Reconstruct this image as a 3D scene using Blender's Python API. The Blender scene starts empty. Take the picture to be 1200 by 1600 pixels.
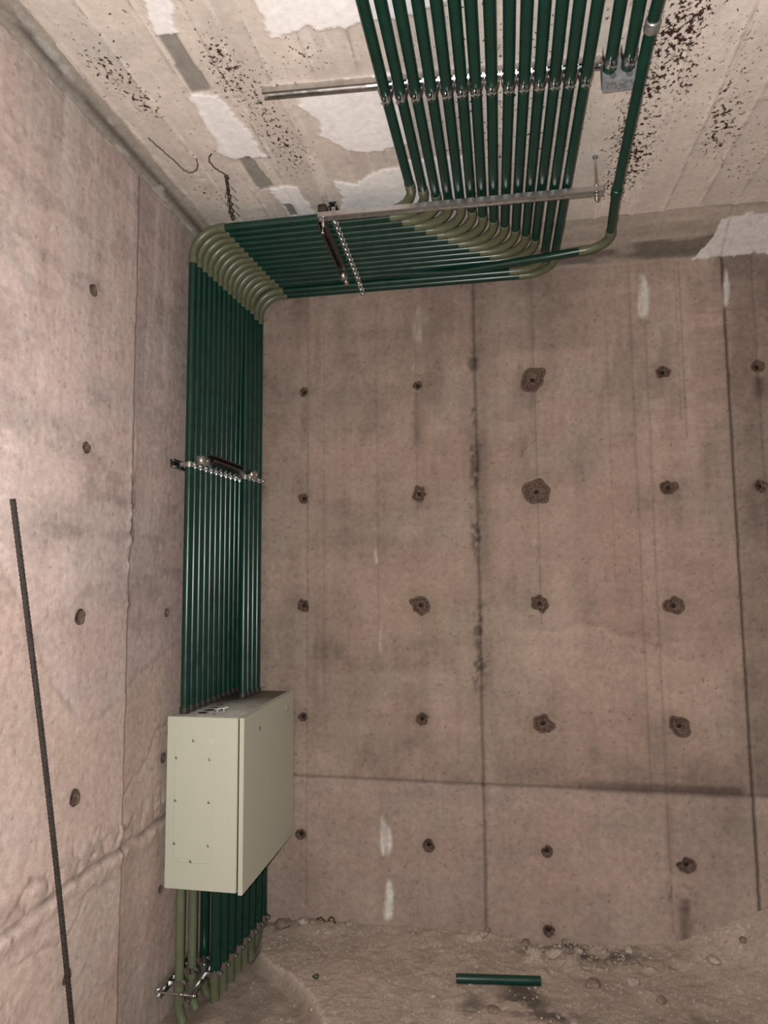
import bpy, bmesh, math, random
import numpy as np
from mathutils import Vector, Matrix, Quaternion

C = bpy.context.scene.collection
# ------------------------------------------------------------------ camera
F_PX, YAW, PITCH, ROLL = 1050.0, 0.175, 0.0942, -0.0083
CAM = Vector((1.4627, -3.4398, 1.6451))
fw = Vector((-math.sin(YAW)*math.cos(PITCH), math.cos(YAW)*math.cos(PITCH), math.sin(PITCH)))
r0 = Vector((math.cos(YAW), math.sin(YAW), 0)); u0 = r0.cross(fw)
rt = r0*math.cos(ROLL) + u0*math.sin(ROLL); up = -r0*math.sin(ROLL) + u0*math.cos(ROLL)
cd = bpy.data.cameras.new('camera'); cam = bpy.data.objects.new('camera', cd); C.objects.link(cam)
m = Matrix((rt, up, -fw)).transposed().to_4x4(); m.translation = CAM; cam.matrix_world = m
cd.sensor_fit = 'VERTICAL'; cd.sensor_height = 36.0; cd.lens = 36.0*F_PX/1600.0; cd.clip_start = .02
bpy.context.scene.camera = cam
# ------------------------------------------------------------------ world, lamp, exposure
w = bpy.data.worlds.new('world'); bpy.context.scene.world = w; w.use_nodes = True
w.node_tree.nodes['Background'].inputs[0].default_value = (1.0, .93, .95, 1)
w.node_tree.nodes['Background'].inputs[1].default_value = 0.075
ld = bpy.data.lights.new('phone_flash', 'POINT'); lo = bpy.data.objects.new('phone_flash', ld); C.objects.link(lo)
lo.location = CAM + rt*(-.055) + up*.03 - fw*.02
ld.energy = 295; ld.color = (1.0, .965, .93); ld.shadow_soft_size = .012
vs = bpy.context.scene.view_settings
vs.view_transform = 'Standard'; vs.look = 'None'; vs.gamma = 1; vs.exposure = 0.0; vs.use_curve_mapping = False

H = 3.361
RND = random.Random(4)
# ------------------------------------------------------------------ noise (numpy)
_tab = {}
def vn(u, v, seed):
    if seed not in _tab: _tab[seed] = np.random.RandomState(seed).rand(256, 256)
    T = _tab[seed]
    iu = np.floor(u).astype(int); iv = np.floor(v).astype(int)
    fu = u-iu; fv = v-iv; fu = fu*fu*(3-2*fu); fv = fv*fv*(3-2*fv)
    a = T[iu & 255, iv & 255]; b = T[(iu+1) & 255, iv & 255]; c = T[iu & 255, (iv+1) & 255]; d = T[(iu+1) & 255, (iv+1) & 255]
    return (a*(1-fu)+b*fu)*(1-fv)+(c*(1-fu)+d*fu)*fv
def fbm(u, v, s, seed, o=4):
    t = 0; a = .5; n = 0
    for k in range(o):
        t = t+a*vn(u*s+17.3*k, v*s+9.1*k, seed+k); n += a; a *= .55; s *= 2.03
    return t/n
def sst(x, a, b):
    t = np.clip((x-a)/(b-a), 0, 1); return t*t*(3-2*t)
def gauss(u, v, cu, cv, su, sv): return np.exp(-((u-cu)/su)**2-((v-cv)/sv)**2)
def seg_d(u, v, pts):
    d = np.full(u.shape, 9.0)
    for (a, b), (c, e) in zip(pts[:-1], pts[1:]):
        L = (c-a)**2+(e-b)**2
        t = np.clip(((u-a)*(c-a)+(v-b)*(e-b))/L, 0, 1)
        d = np.minimum(d, np.hypot(u-a-t*(c-a), v-b-t*(e-b)))
    return d
def inpoly(u, v, P):
    r = np.zeros(u.shape, bool); n = len(P)
    for i in range(n):
        x1, y1 = P[i]; x2, y2 = P[(i+1) % n]
        if y1 == y2: continue
        c = ((y1 > v) != (y2 > v)) & (u < (x2-x1)*(v-y1)/(y2-y1)+x1)
        r ^= c
    return r
def steps(segs):
    o = [segs[0][0]]
    for a, b, s in segs:
        n = max(1, int(round(abs(b-a)/s)))
        o += [a+(b-a)*(k+1)/n for k in range(n)]
    return np.array(o)

# ------------------------------------------------------------------ materials
def new_mat(name):
    mt = bpy.data.materials.new(name); mt.use_nodes = True
    return mt, mt.node_tree.nodes, mt.node_tree.links, mt.node_tree.nodes['Principled BSDF']
def concrete(name, fine=38, amt=.17, bump=.22, rough=.92, specks=False, grain=200):
    mt, N, L, P = new_mat(name)
    tc = N.new('ShaderNodeTexCoord'); at = N.new('ShaderNodeVertexColor'); at.layer_name = 'Col'
    n1 = N.new('ShaderNodeTexNoise'); n1.inputs['Scale'].default_value = fine; n1.inputs['Detail'].default_value = 6; n1.inputs['Roughness'].default_value = .65
    n2 = N.new('ShaderNodeTexNoise'); n2.inputs['Scale'].default_value = grain; n2.inputs['Detail'].default_value = 2
    for n in (n1, n2): L.new(tc.outputs['Object'], n.inputs['Vector'])
    mr = N.new('ShaderNodeMapRange'); mr.inputs[1].default_value = .3; mr.inputs[2].default_value = .7; mr.inputs[3].default_value = 1-amt; mr.inputs[4].default_value = 1+amt
    L.new(n1.outputs[0], mr.inputs[0])
    mr2 = N.new('ShaderNodeMapRange'); mr2.inputs[1].default_value = .3; mr2.inputs[2].default_value = .7; mr2.inputs[3].default_value = 1-amt*.5; mr2.inputs[4].default_value = 1+amt*.5
    L.new(n2.outputs[0], mr2.inputs[0])
    mu = N.new('ShaderNodeMath'); mu.operation = 'MULTIPLY'; L.new(mr.outputs[0], mu.inputs[0]); L.new(mr2.outputs[0], mu.inputs[1])
    vm = N.new('ShaderNodeVectorMath'); vm.operation = 'SCALE'; L.new(at.outputs['Color'], vm.inputs[0]); L.new(mu.outputs[0], vm.inputs['Scale'])
    col = vm.outputs[0]
    if specks:
        sa = N.new('ShaderNodeAttribute'); sa.attribute_name = 'spk'
        mp = N.new('ShaderNodeMapping'); mp.inputs['Scale'].default_value = (1, .8, 1); L.new(tc.outputs['Object'], mp.inputs[0])
        n3 = N.new('ShaderNodeTexNoise'); n3.inputs['Scale'].default_value = 64; n3.inputs['Detail'].default_value = 5; n3.inputs['Roughness'].default_value = .68
        L.new(mp.outputs[0], n3.inputs['Vector'])
        ad = N.new('ShaderNodeMath'); ad.operation = 'ADD'; L.new(n3.outputs[0], ad.inputs[0]); L.new(sa.outputs['Fac'], ad.inputs[1])
        th = N.new('ShaderNodeMapRange'); th.inputs[1].default_value = .685; th.inputs[2].default_value = .715; L.new(ad.outputs[0], th.inputs[0])
        mx = N.new('ShaderNodeMix'); mx.data_type = 'RGBA'; L.new(th.outputs[0], mx.inputs[0]); L.new(col, mx.inputs[6]); mx.inputs[7].default_value = (.045, .022, .016, 1)
        col = mx.outputs[2]
    L.new(col, P.inputs['Base Color'])
    P.inputs['Roughness'].default_value = rough; P.inputs['Specular IOR Level'].default_value = .2
    bp = N.new('ShaderNodeBump'); bp.inputs['Strength'].default_value = bump; bp.inputs['Distance'].default_value = .004
    L.new(n1.outputs[0], bp.inputs['Height']); L.new(bp.outputs[0], P.inputs['Normal'])
    return mt
def paint(name, col, rough=.35, metal=0, var=.1, scale=30, bump=0, spec=.5):
    mt, N, L, P = new_mat(name)
    tc = N.new('ShaderNodeTexCoord'); n = N.new('ShaderNodeTexNoise'); n.inputs['Scale'].default_value = scale; n.inputs['Detail'].default_value = 5
    L.new(tc.outputs['Object'], n.inputs['Vector'])
    mr = N.new('ShaderNodeMapRange'); mr.inputs[1].default_value = .3; mr.inputs[2].default_value = .7; mr.inputs[3].default_value = 1-var; mr.inputs[4].default_value = 1+var
    L.new(n.outputs[0], mr.inputs[0])
    rgb = N.new('ShaderNodeRGB'); rgb.outputs[0].default_value = (*col, 1)
    vm = N.new('ShaderNodeVectorMath'); vm.operation = 'SCALE'; L.new(rgb.outputs[0], vm.inputs[0]); L.new(mr.outputs[0], vm.inputs['Scale'])
    L.new(vm.outputs[0], P.inputs['Base Color'])
    r2 = N.new('ShaderNodeMapRange'); r2.inputs[1].default_value = .3; r2.inputs[2].default_value = .7; r2.inputs[3].default_value = rough*.85; r2.inputs[4].default_value = rough*1.2
    L.new(n.outputs[0], r2.inputs[0]); L.new(r2.outputs[0], P.inputs['Roughness'])
    P.inputs['Metallic'].default_value = metal; P.inputs['Specular IOR Level'].default_value = spec
    if bump:
        b = N.new('ShaderNodeBump'); b.inputs['Strength'].default_value = bump; b.inputs['Distance'].default_value = .002
        L.new(n.outputs[0], b.inputs['Height']); L.new(b.outputs[0], P.inputs['Normal'])
    return mt
M = dict(
    wall=concrete('board_marked_concrete'), ceil=concrete('limewashed_concrete', 40, .09, .3, specks=True),
    soil=concrete('dry_soil', 90, .22, .9, .97),
    green=paint('green_conduit_paint', (.0022, .029, .019), .29, var=.18, scale=14),
    green2=paint('pale_green_conduit_paint', (.115, .135, .078), .4, var=.12, scale=14),
    olive=paint('olive_fitting_paint', (.100, .108, .062), .36, var=.12, scale=25),
    zinc=paint('galvanised_steel', (.60, .60, .585), .3, 1, .12, 40),
    chrome=paint('bright_zinc_clamp', (.50, .50, .485), .28, 1, .1, 60),
    dark=paint('dark_zinc', (.16, .145, .13), .38, 1, .25, 40),  # darker and browner than the galvanised steel, for two short channels
    dull=paint('dull_zinc', (.30, .30, .29), .45, .75, .25, 60),
    black=paint('black_connector', (.02, .018, .015), .5, var=.2),
    beige=paint('beige_powder_coat', (.485, .495, .400), .42, var=.025, scale=120),
    beige2=paint('dusty_shaded_powder_coat', (.23, .23, .205), .7, var=.2, scale=30),  # dusty grey, with the grazing shade of the enclosure top painted in
    gasket=paint('dark_gasket', (.03, .03, .025), .7),
    rust=paint('rusty_steel', (.040, .034, .029), .75, .3, .5, 90, .6),
    darkrust=paint('dark_rusty_wire', (.05, .033, .022), .8, .2, .4, 90, .4),
    hole=paint('broken_concrete', (.105, .072, .056), .95, var=.5, scale=90, bump=1, spec=.1),
    pit=paint('dark_form_tie_pit', (.045, .03, .024), .95, var=.4, scale=120, bump=1, spec=.1),
    box=paint('dusty_grey_steel', (.23, .24, .25), .55, .15, .25, 45),
    boxd=paint('grey_knockout_steel', (.12, .125, .13), .6, .15, .25, 45),
    stone=paint('grey_stone', (.33, .28, .235), .95, var=.3, scale=60, bump=.8, spec=.1),
    stone2=paint('dark_stone', (.20, .15, .12), .95, var=.3, scale=60, bump=.8, spec=.1),
    bark=paint('dry_root', (.05, .032, .022), .9, var=.4, scale=90, bump=.5),
)
# ------------------------------------------------------------------ builders
def link(name, me, mat, parent=None, smooth=True):
    if mat: me.materials.append(mat)
    if smooth: me.polygons.foreach_set('use_smooth', [True]*len(me.polygons))
    o = bpy.data.objects.new(name, me); C.objects.link(o); o.parent = parent
    return o
def obj(name, bm, mat, parent=None, smooth=True, sharp=38):
    me = bpy.data.meshes.new(name); bmesh.ops.recalc_face_normals(bm, faces=bm.faces)
    if smooth:
        for e in bm.edges:
            if len(e.link_faces) == 2 and e.calc_face_angle(0) > math.radians(sharp): e.smooth = False
    bm.to_mesh(me); bm.free()
    return link(name, me, mat, parent, smooth)
def empty(name, loc):
    o = bpy.data.objects.new(name, None); o.empty_display_size = .05; o.location = loc; C.objects.link(o); return o
def tag(o, label=None, cat=None, group=None, kind=None):
    for k, v in (('label', label), ('category', cat), ('group', group), ('kind', kind)):
        if v: o[k] = v
    return o
def off(o, root):  # mesh made in world coordinates, parented to an unrotated root
    o.parent = root; o.location = -root.location; return o
def tube(bm, pts, r, seg=14, caps=True, rr=None):
    pts = [Vector(p) for p in pts]; n = len(pts)
    tans = []
    for i in range(n):
        a = pts[max(0, i-1)]; b = pts[min(n-1, i+1)]; tans.append((b-a).normalized())
    t = tans[0]; ref = Vector((0, 0, 1)) if abs(t.z) < .9 else Vector((1, 0, 0))
    nrm = (ref-t*ref.dot(t)).normalized(); rings = []
    for i in range(n):
        if i: nrm = tans[i-1].rotation_difference(tans[i]) @ nrm
        bi = tans[i].cross(nrm); R_ = rr[i] if rr else r
        rings.append([bm.verts.new(pts[i]+(nrm*math.cos(2*math.pi*k/seg)+bi*math.sin(2*math.pi*k/seg))*R_) for k in range(seg)])
    for a, b in zip(rings[:-1], rings[1:]):
        for k in range(seg): bm.faces.new((a[k], a[(k+1) % seg], b[(k+1) % seg], b[k]))
    if caps: bm.faces.new(rings[0][::-1]); bm.faces.new(rings[-1])
    return rings
def sleeve(bm, a, b, r, ri, seg=16, ch=.002):
    """a collar with chamfered lips between a and b"""
    a = Vector(a); b = Vector(b); d = (b-a).normalized()
    tube(bm, [a, a+d*ch, b-d*ch, b], r, seg, True, [r-ch, r, r, r-ch])
def box(bm, lo_, hi_, bev=0):
    lo_ = Vector(lo_); hi_ = Vector(hi_)
    r = bmesh.ops.create_cube(bm, size=1)
    for v in r['verts']: v.co = Vector(((lo_[k]+hi_[k])/2+(v.co[k])*(hi_[k]-lo_[k]) for k in range(3)))
    if bev:
        es = {e for v in r['verts'] for e in v.link_edges}
        bmesh.ops.bevel(bm, geom=list(es), offset=bev, segments=2, affect='EDGES')
def frame(zaxis, yaxis):
    y = Vector(yaxis).normalized(); z = Vector(zaxis); z = (z-y*z.dot(y)).normalized(); x = y.cross(z)
    return Matrix((x, y, z)).transposed()
def hexnut(bm, c, ax, r, h):
    c = Vector(c); ax = Vector(ax).normalized(); tube(bm, [c-ax*h/2, c+ax*h/2], r, 6, True)
def ridge(bm, a, b, r, pitch=.004, seg=8):   # threaded rod
    a = Vector(a); b = Vector(b); n = max(4, int((b-a).length/pitch*2)); n = min(n, 80)
    tube(bm, [a.lerp(b, k/n) for k in range(n+1)], r, seg, True, [r if k % 2 else r*.8 for k in range(n+1)])

# ------------------------------------------------------------------ grid surfaces
def grid(name, us, vs_, fn, mat, kill=None, kind='structure'):
    U, V = np.meshgrid(us, vs_, indexing='ij'); nu, nv = U.shape
    P, col, spk = fn(U.ravel(), V.ravel())
    I = np.arange(nu*nv).reshape(nu, nv)
    F = np.stack([I[:-1, :-1], I[1:, :-1], I[1:, 1:], I[:-1, 1:]], -1).reshape(-1, 4)
    if kill is not None:
        cu = U.ravel()[F].mean(1); cv = V.ravel()[F].mean(1); F = F[~kill(cu, cv)]
    me = bpy.data.meshes.new(name); me.vertices.add(nu*nv); me.vertices.foreach_set('co', P.astype(np.float32).ravel())
    me.loops.add(F.size); me.loops.foreach_set('vertex_index', F.astype(np.int32).ravel())
    me.polygons.add(len(F)); me.polygons.foreach_set('loop_start', np.arange(0, F.size, 4, dtype=np.int32))
    me.update(calc_edges=True)
    ca = me.color_attributes.new('Col', 'FLOAT_COLOR', 'POINT')
    ca.data.foreach_set('color', np.concatenate([col, np.ones((len(col), 1))], 1).astype(np.float32).ravel())
    if spk is not None:
        sa = me.attributes.new('spk', 'FLOAT', 'POINT'); sa.data.foreach_set('value', spk.astype(np.float32))
    o = link(name, me, mat); tag(o, kind=kind)
    return o
def mixc(c, m_, rgb): return c*(1-m_[:, None])+np.array(rgb)[None, :]*m_[:, None]

HOLES = [(.418, 2.64, 7), (1.04, 2.64, 7), (1.632, 2.636, 18), (2.263, 2.636, 9.5), (2.70, 2.64, 9),
 (.418, 2.058, 8), (1.04, 2.064, 11), (1.634, 2.058, 19), (2.263, 2.06, 11), (2.68, 2.055, 9),
 (.418, 1.49, 9.5), (1.04, 1.492, 14), (1.634, 1.50, 12), (2.262, 1.49, 13),
 (.418, .918, 7), (1.04, .925, 9), (1.634, .918, 13.5), (2.262, .925, 14),
 (.41, .335, 8), (1.065, .318, 9), (1.634, .325, 8), (2.262, .30, 11), (1.63, -.035, 8)]
LHOLES = [(-1.275, 2.70, 7), (-1.285, 2.11, 7), (-1.29, 1.51, 9), (-1.29, .90, 9), (-.67, .87, 7), (-.665, 1.49, 6), (-1.30, .33, 7), (-.67, .33, 5), (-1.95, 1.5, 9), (-1.95, .9, 9), (-1.95, 2.11, 8)]
XA, XB, ZJ = 1.3395, 2.565, .622

def back_fn(x, z):
    y = np.zeros(x.shape)
    big = fbm(x, z, 1.6, 1, 4); med = fbm(x, z, 7, 7, 4); streak = fbm(x*14, z*.9, 1, 21, 4); st2 = fbm(x*45, z*1.5, 1, 25, 3)
    hst = fbm(x*1.2, z*16, 1, 31, 3)
    t = .66+.40*big+.46*(med-.5)+.24*(streak-.5)+.13*(st2-.5)+.22*(hst-.5)+.16*(fbm(x, z, 26, 13, 3)-.5)
    col = np.array([.305, .232, .190])[None, :]*t[:, None]
    # tone regions: lower lift paler and greyer, ruddy and greenish blooms
    low = sst(ZJ-z, -.01, .02); col *= (1+.10*low)[:, None]; col = mixc(col, .35*low, (.335, .265, .235))
    col = mixc(col, .35*gauss(x, z, 1.98, 1.75, .17, .55)*sst(med, .3, .6), (.25, .125, .105))
    col = mixc(col, .30*gauss(x, z, 1.05, 1.5, .3, .25), (.27, .215, .15))
    col = mixc(col, .25*gauss(x, z, 1.1, 2.9, .6, .35), (.20, .145, .11))
    arc = z-(1.40-.32*np.clip(x-1.75, 0, 1)**1.6-.05*(med-.5)*4)
    inm = sst(x, 1.45, 1.6)*sst(-x, -2.5, -2.3)*sst(z, .7, 1.0)
    col *= (1+.13*inm*sst(-arc, 0, .02)*(1-sst(-arc, .15, .45)))[:, None]
    col *= (1-.12*inm*np.exp(-(np.clip(arc, 0, 9)/.10)**2)*(arc > 0))[:, None]
    pk = fbm(x, z, 3.1, 33, 3); col = mixc(col, .30*sst(pk, .52, .68), (.30, .215, .176)); col = mixc(col, .28*sst(-pk, -.46, -.34), (.29, .245, .20))
    col *= (1-.16*sst(fbm(x*2.2, z*.8, 2.4, 37, 4), .55, .66)*sst(z, 1.9, 2.6))[:, None]
    # seams
    wob = .006*(fbm(z*3, z*0+1, 4, 41)-.5)
    da = np.abs(x-XA-wob)
    crust = sst(z, 1.0, 1.15)*sst(-z, -2.85, -2.75)*sst(fbm(x*0, z*5, 1, 43, 3)+.5*fbm(x*30, z*14, 1, 45, 3), .62, .86)*np.exp(-((x-XA+.008)/(.012+.03*fbm(x*0, z*3, 1, 49)))**4)
    y -= .020*crust*(fbm(x, z, 55, 47, 2)-.2)
    y += .007*np.exp(-(da/.006)**2)*(1-.6*crust)
    col *= (1-.48*np.exp(-(da/.008)**2))[:, None]
    col *= (1-.30*np.exp(-((x-XA-.025)/.05)**2)*sst(z, .7, 1.3)*sst(med, .25, .6))[:, None]
    col *= (1-.55*crust*sst(fbm(x, z, 45, 48, 2), .3, .6))[:, None]
    db = np.abs(x-XB-.004*(fbm(z*6, z*0, 3, 51)-.5))
    y += .012*np.exp(-(db/.007)**2)+.008*sst(x, XB, XB+.01)
    col *= (1-.75*np.exp(-(db/.007)**2))[:, None]; col *= (1-.22*sst(x, XB, XB+.02)*sst(z, .6, .65))[:, None]
    col *= (1-.15*sst(x, XB-.17, XB-.13)*(x < XB)*sst(hst, .45, .5)*sst(z, 1.9, 2.1))[:, None]
    zj = ZJ+.006*(fbm(x, x*0, 5, 55)-.5)
    dj = np.abs(z-zj)
    y += .006*np.exp(-(dj/.006)**2)-.006*sst(zj-z, 0, .01)
    col *= (1-.45*np.exp(-(dj/.006)**2))[:, None]
    rj = sst(x, 1.55, 2.0)*sst(-x, -XB, -XB+.06)
    y += .012*rj*np.exp(-((z-zj-.012)/.02)**2); col *= (1-.50*rj*np.exp(-((z-zj-.012)/.024)**2)*sst(hst, .2, .5))[:, None]
    col *= (1-.22*sst(x, XA, XA+.1)*np.exp(-((z-zj-.07)/.07)**2)*sst(med, .3, .6))[:, None]
    col *= (1-.25*gauss(x, z, 2.48, .52, .1, .12))[:, None]
    # faint vertical board lines
    for bx, z0, z1, a in ((.44, 0, 3.2, .14), (.53, 1.0, 3.2, .08), (.82, 1.3, 3.1, .10), (1.03, 1.9, 3.1, .10), (1.64, 1.4, 3.2, .15), (2.12, .6, 3.2, .14), (2.19, .6, 3.2, .17), (2.34, 2.4, 3.2, .10), (2.36, 2.3, 3.2, .16), (2.70, .6, 3.2, .2), (2.0, 1.6, 3.0, .08), (2.19, .0, .6, .14)):
        d = np.abs(x-bx-.010*(fbm(z*2.5, z*0+bx*9, 2, 61)-.5)); q = np.exp(-(d/.005)**2)*(z > z0)*(z < z1)
        y += .0015*q; col *= (1-a*q*1.5)[:, None]
    # drips and damp runs
    wn = fbm(x*40, z*7, 1, 71, 3)
    for dx, z1, z0, wd, a in ((.845, .46, .235, .020, .9), (.862, .16, -.07, .017, .8), (2.187, 3.17, 2.90, .022, .55), (2.575, 3.15, 2.93, .012, .55), (.812, 1.80, 1.68, .008, .5), (.834, 1.40, 1.22, .007, .25), (1.05, 3.08, 2.85, .02, .22), (1.02, 2.78, 2.7, .006, .3)):
        hf = np.clip((z-z0)/(z1-z0), .02, .98); q = np.exp(-((x-dx-.022*(wn-.5)-.006*np.sin(z*23))/(wd*(.35+1.0*np.sin(math.pi*hf**.75))))**4)*sst(z, z0, z0+.05)*sst(-z, -z1, -z1+.04)*(.45+.55*sst(wn, .28, .5))
        col = mixc(col, np.clip(a*1.15*q, 0, 1), (.60, .58, .54)); y -= .002*q
    for dx, z1, z0, wd, a in ((1.036, 2.62, 2.30, .022, .30), (2.245, .17, -.1, .03, .5), (2.70, 2.60, 2.45, .03, .5), (1.04, 2.05, 1.95, .02, .3), (1.63, 2.62, 2.3, .02, .15), (.42, 2.6, 2.3, .02, .15), (2.19, .6, .25, .02, .2), (.5, 3.1, 2.7, .015, .15), (.62, 3.1, 2.8, .02, .15)):
        q = np.exp(-((x-dx-.02*(wn-.5))/wd)**2)*sst(z, z0, z0+.06)*sst(-z, -z1, -z1+.03)
        col *= (1-a*q)[:, None]
    q = np.exp(-((np.hypot(x-2.235, z-.16)-.055)/.012)**2)*sst(wn, .3, .6); col *= (1-.3*q)[:, None]
    col *= (1-.22*gauss(x, z, .43, .10, .09, .14)*sst(med, .2, .5))[:, None]
    for hx, hz, r in HOLES: col *= (1-.22*np.exp(-(np.hypot(x-hx, z-hz)/(r/300*1.5))**2))[:, None]
    # pits
    pit = sst(fbm(x, z, 75, 81, 2), .80, .86); y += .002*pit; col *= (1-.35*pit)[:, None]
    y += .0035*(med-.5)+.0016*(streak-.5)+.0012*(fbm(x, z, 40, 83, 2)-.5)
    # haunch under the ceiling: rough band leaning in to the slab
    b0 = 3.215+.006*(fbm(x, x*0, 7, 85)-.5); band = sst(z, b0-.004, b0+.006)
    lean = np.clip(z-3.215, 0, 1)/.73
    gs = fbm(x*1.2, z*38, 1, 91, 4); gs2 = fbm(x*2, z*12, 1, 95, 3)
    bc = np.array([.27, .225, .185])[None, :]*(.55+.75*gs+.35*(gs2-.5))[:, None]
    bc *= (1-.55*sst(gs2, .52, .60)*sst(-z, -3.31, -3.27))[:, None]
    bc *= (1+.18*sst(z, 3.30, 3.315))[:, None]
    col = col*(1-band[:, None])+bc*band[:, None]
    y = y-lean-band*(.006+.012*(gs-.5))
    pp = inpoly(x+.05*(fbm(x, z, 9, 97)-.5), z+.02*(fbm(x, z, 14, 99)-.5), [(2.43, 3.205), (2.50, 3.262), (2.52, 3.325), (2.78, 3.335), (3.3, 3.33), (3.3, 3.21)])
    pm = pp.astype(float); col = mixc(col, pm, (.50, .47, .45)); y -= .006*pm
    return np.stack([x, y, z], 1), np.clip(col, 0, 1), None
def hole_shape(seed, r):
    rn = random.Random(seed); big = r > .03
    return [(rn.random()*6.28, rn.uniform(.03, .12)/(k-1)**.5*(1.2 if big else .6)) for k in range(2, 8)]
def hole_rad(sh, a): return 1+sum(m_*np.sin((j+2)*a+p) for j, (p, m_) in enumerate(sh))
def killer(H_, s, seed0):
    def k(u, v):
        m_ = np.zeros(u.shape, bool)
        for i, (hx, hz, r) in enumerate(H_): m_ |= np.hypot(u-hx, v-hz) < r/s*.97*hole_rad(hole_shape(seed0+i, r/s), np.arctan2(v-hz, u-hx))-.002
        return m_
    return k
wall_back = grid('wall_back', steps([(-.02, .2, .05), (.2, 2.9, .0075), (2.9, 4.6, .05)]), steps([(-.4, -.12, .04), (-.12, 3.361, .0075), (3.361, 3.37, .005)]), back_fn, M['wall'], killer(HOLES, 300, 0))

def left_fn(v, z):           # v = y
    x = np.zeros(v.shape)
    big = fbm(v+5, z, 1.5, 101, 4); med = fbm(v, z, 6, 107, 4); st = fbm(v*16, z*1.1, 1, 121, 4)
    t = .72+.34*big+.40*(med-.5)+.14*(st-.5)+.16*(fbm(v*4, z*16, 1, 111, 3)-.5)+.14*(fbm(v, z, 24, 113, 3)-.5)
    # boundary between the grey upper cast and the peach lower cast
    bz = np.interp(v, [-4.6, -1.71, -1.5, -1.36, -1.21, -1.01, -.61, 0], [1.9, 1.75, 1.42, 1.22, 1.14, 1.20, 1.35, 1.4])+.05*(fbm(v, v*0, 9, 131)-.5)
    lower = sst(bz-z, 0, .02)
    col = np.array([.535, .43, .395])[None, :]*(t*(1+.20*sst(-v, 1.05, 1.6)*(.6+.8*med)))[:, None]  # lighter towards the viewer: steeper flash falloff painted into the albedo
    col = mixc(col, .5*sst(z, 2.0, 3.0), (.46, .385, .345)*1)*(1-.10*sst(z, 2.3, 3.2))[:, None]
    col = mixc(col, .5*lower, (.53, .40, .325))
    col *= (1-.12*(1-lower)*sst(v, -1.45, -1.1)*sst(med, .25, .6)*np.exp(-((z-1.45)/.45)**2))[:, None]
    x += .003*lower
    col *= (1-.18*np.exp(-((bz-z-.0)/.012)**2)*sst(v, -1.5, -1.3))[:, None]
    pk = fbm(v, z, 3.4, 133, 3); col = mixc(col, .35*sst(pk, .52, .68), (.54, .40, .355)); col = mixc(col, .3*sst(-pk, -.46, -.34), (.47, .42, .385))
    bl = sst(fbm(v*1.6, z*3.6, 4, 135, 4), .58, .66); col *= (1-.15*bl*sst(z, 1.3, 1.6))[:, None]
    # panel seam
    ys = -.975-.006*np.sin(z*2.1)+.010*(fbm(z*4, z*0, 3, 141)-.5); d = np.abs(v-ys)
    x -= .008*np.exp(-(d/.006)**2); col *= (1-.50*np.exp(-(d/.008)**2)*sst(-z, -3.35, -3.3))[:, None]
    cr = np.exp(-((v-ys)/.018)**2)*sst(fbm(v*30, z*7, 1, 145, 3), .42, .62)*sst(z, 1.4, 1.6)*sst(-z, -2.4, -2.25)
    x += .018*cr*(fbm(v, z, 50, 147, 2)-.2)*1.5; col *= (1-.32*cr)[:, None]
    col *= (1-.14*sst(v, ys, ys+.02))[:, None]
    x -= .006*sst(v, ys, ys+.012)
    col *= (1-.10*np.exp(-((v-ys-.05)/.06)**2)*(v > ys))[:, None]
    # rough cold joint
    zj = .62+.03*(fbm(v, v*0, 5, 151)-.5)-.25*np.clip(-1.3-v, 0, 1)*.2; dj = z-zj
    q = np.exp(-(dj/.010)**2); x += .016*np.exp(-((dj+.03)/.03)**2)*fbm(v, z, 20, 153, 3); x -= .012*q
    col *= (1-.45*q*sst(fbm(v, z, 10, 155), .3, .55))[:, None]
    q2 = np.exp(-((dj-.06)/.05)**2)*sst(fbm(v, z, 22, 157, 3), .45, .6); x += .009*q2; col *= (1-.2*q2)[:, None]
    for pts, a in (([(-1.65, .62), (-1.5, .72), (-1.42, .70)], .3), ([(-1.55, .5), (-1.3, .46), (-1.2, .55), (-1.0, .52)], .25), ([(-.98, .80), (-.8, .90), (-.74, .99), (-.62, 1.02)], .25)):
        dd = seg_d(v+.02*(med-.5), z+.05*(fbm(v, z, 12, 159)-.5), pts); e = np.exp(-(dd/.006)**2); x -= .004*e; col *= (1-a*e)[:, None]
    # vertical pale wash streaks high up
    wn = fbm(v*22, z*1.3, 1, 161, 3); wm = sst(wn, .55, .75)*sst(z, 2.2, 2.7)
    col = mixc(col, .30*wm, (.60, .54, .51))
    wn2 = fbm(v*13+3, z*.9, 1, 165, 3); col *= (1-.10*sst(wn2, .55, .72)*sst(z, 2.0, 2.7))[:, None]
    gm = sst(fbm(v*3, z*16, 1, 167, 3), .58, .68)*np.exp(-((z-1.75)/.35)**2)*sst(v, -1.5, -1.2)*(v < ys); col *= (1-.14*gm)[:, None]
    col *= (1-.13*np.exp(-(np.abs(v+.99)/.004)**2)*(z > 2.9))[:, None]
    for hy, hz, r in LHOLES: col *= (1-.2*np.exp(-(np.hypot(v-hy, z-hz)/(r/300*1.5))**2))[:, None]
    pit = sst(fbm(v, z, 70, 171, 2), .80, .86); x -= .002*pit; col *= (1-.3*pit)[:, None]
    x += .006*(med-.5)+.002*(st-.5)+.002*(fbm(v, z, 40, 173, 2)-.5)+.010*sst(-z, -.7, -.5)*(fbm(v, z, 9, 175)-.5)
    # top haunch
    b0 = 3.320+.012*(fbm(v, v*0, 6, 181, 3)-.5)+.016*(fbm(v, v*0, 38, 184, 3)-.5); band = sst(z, b0-.003, b0+.003)
    lip = 1.6*np.exp(-((z-b0)/.007)**2)
    gs = fbm(v*1.3, z*110, 1, 183, 3)
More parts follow.
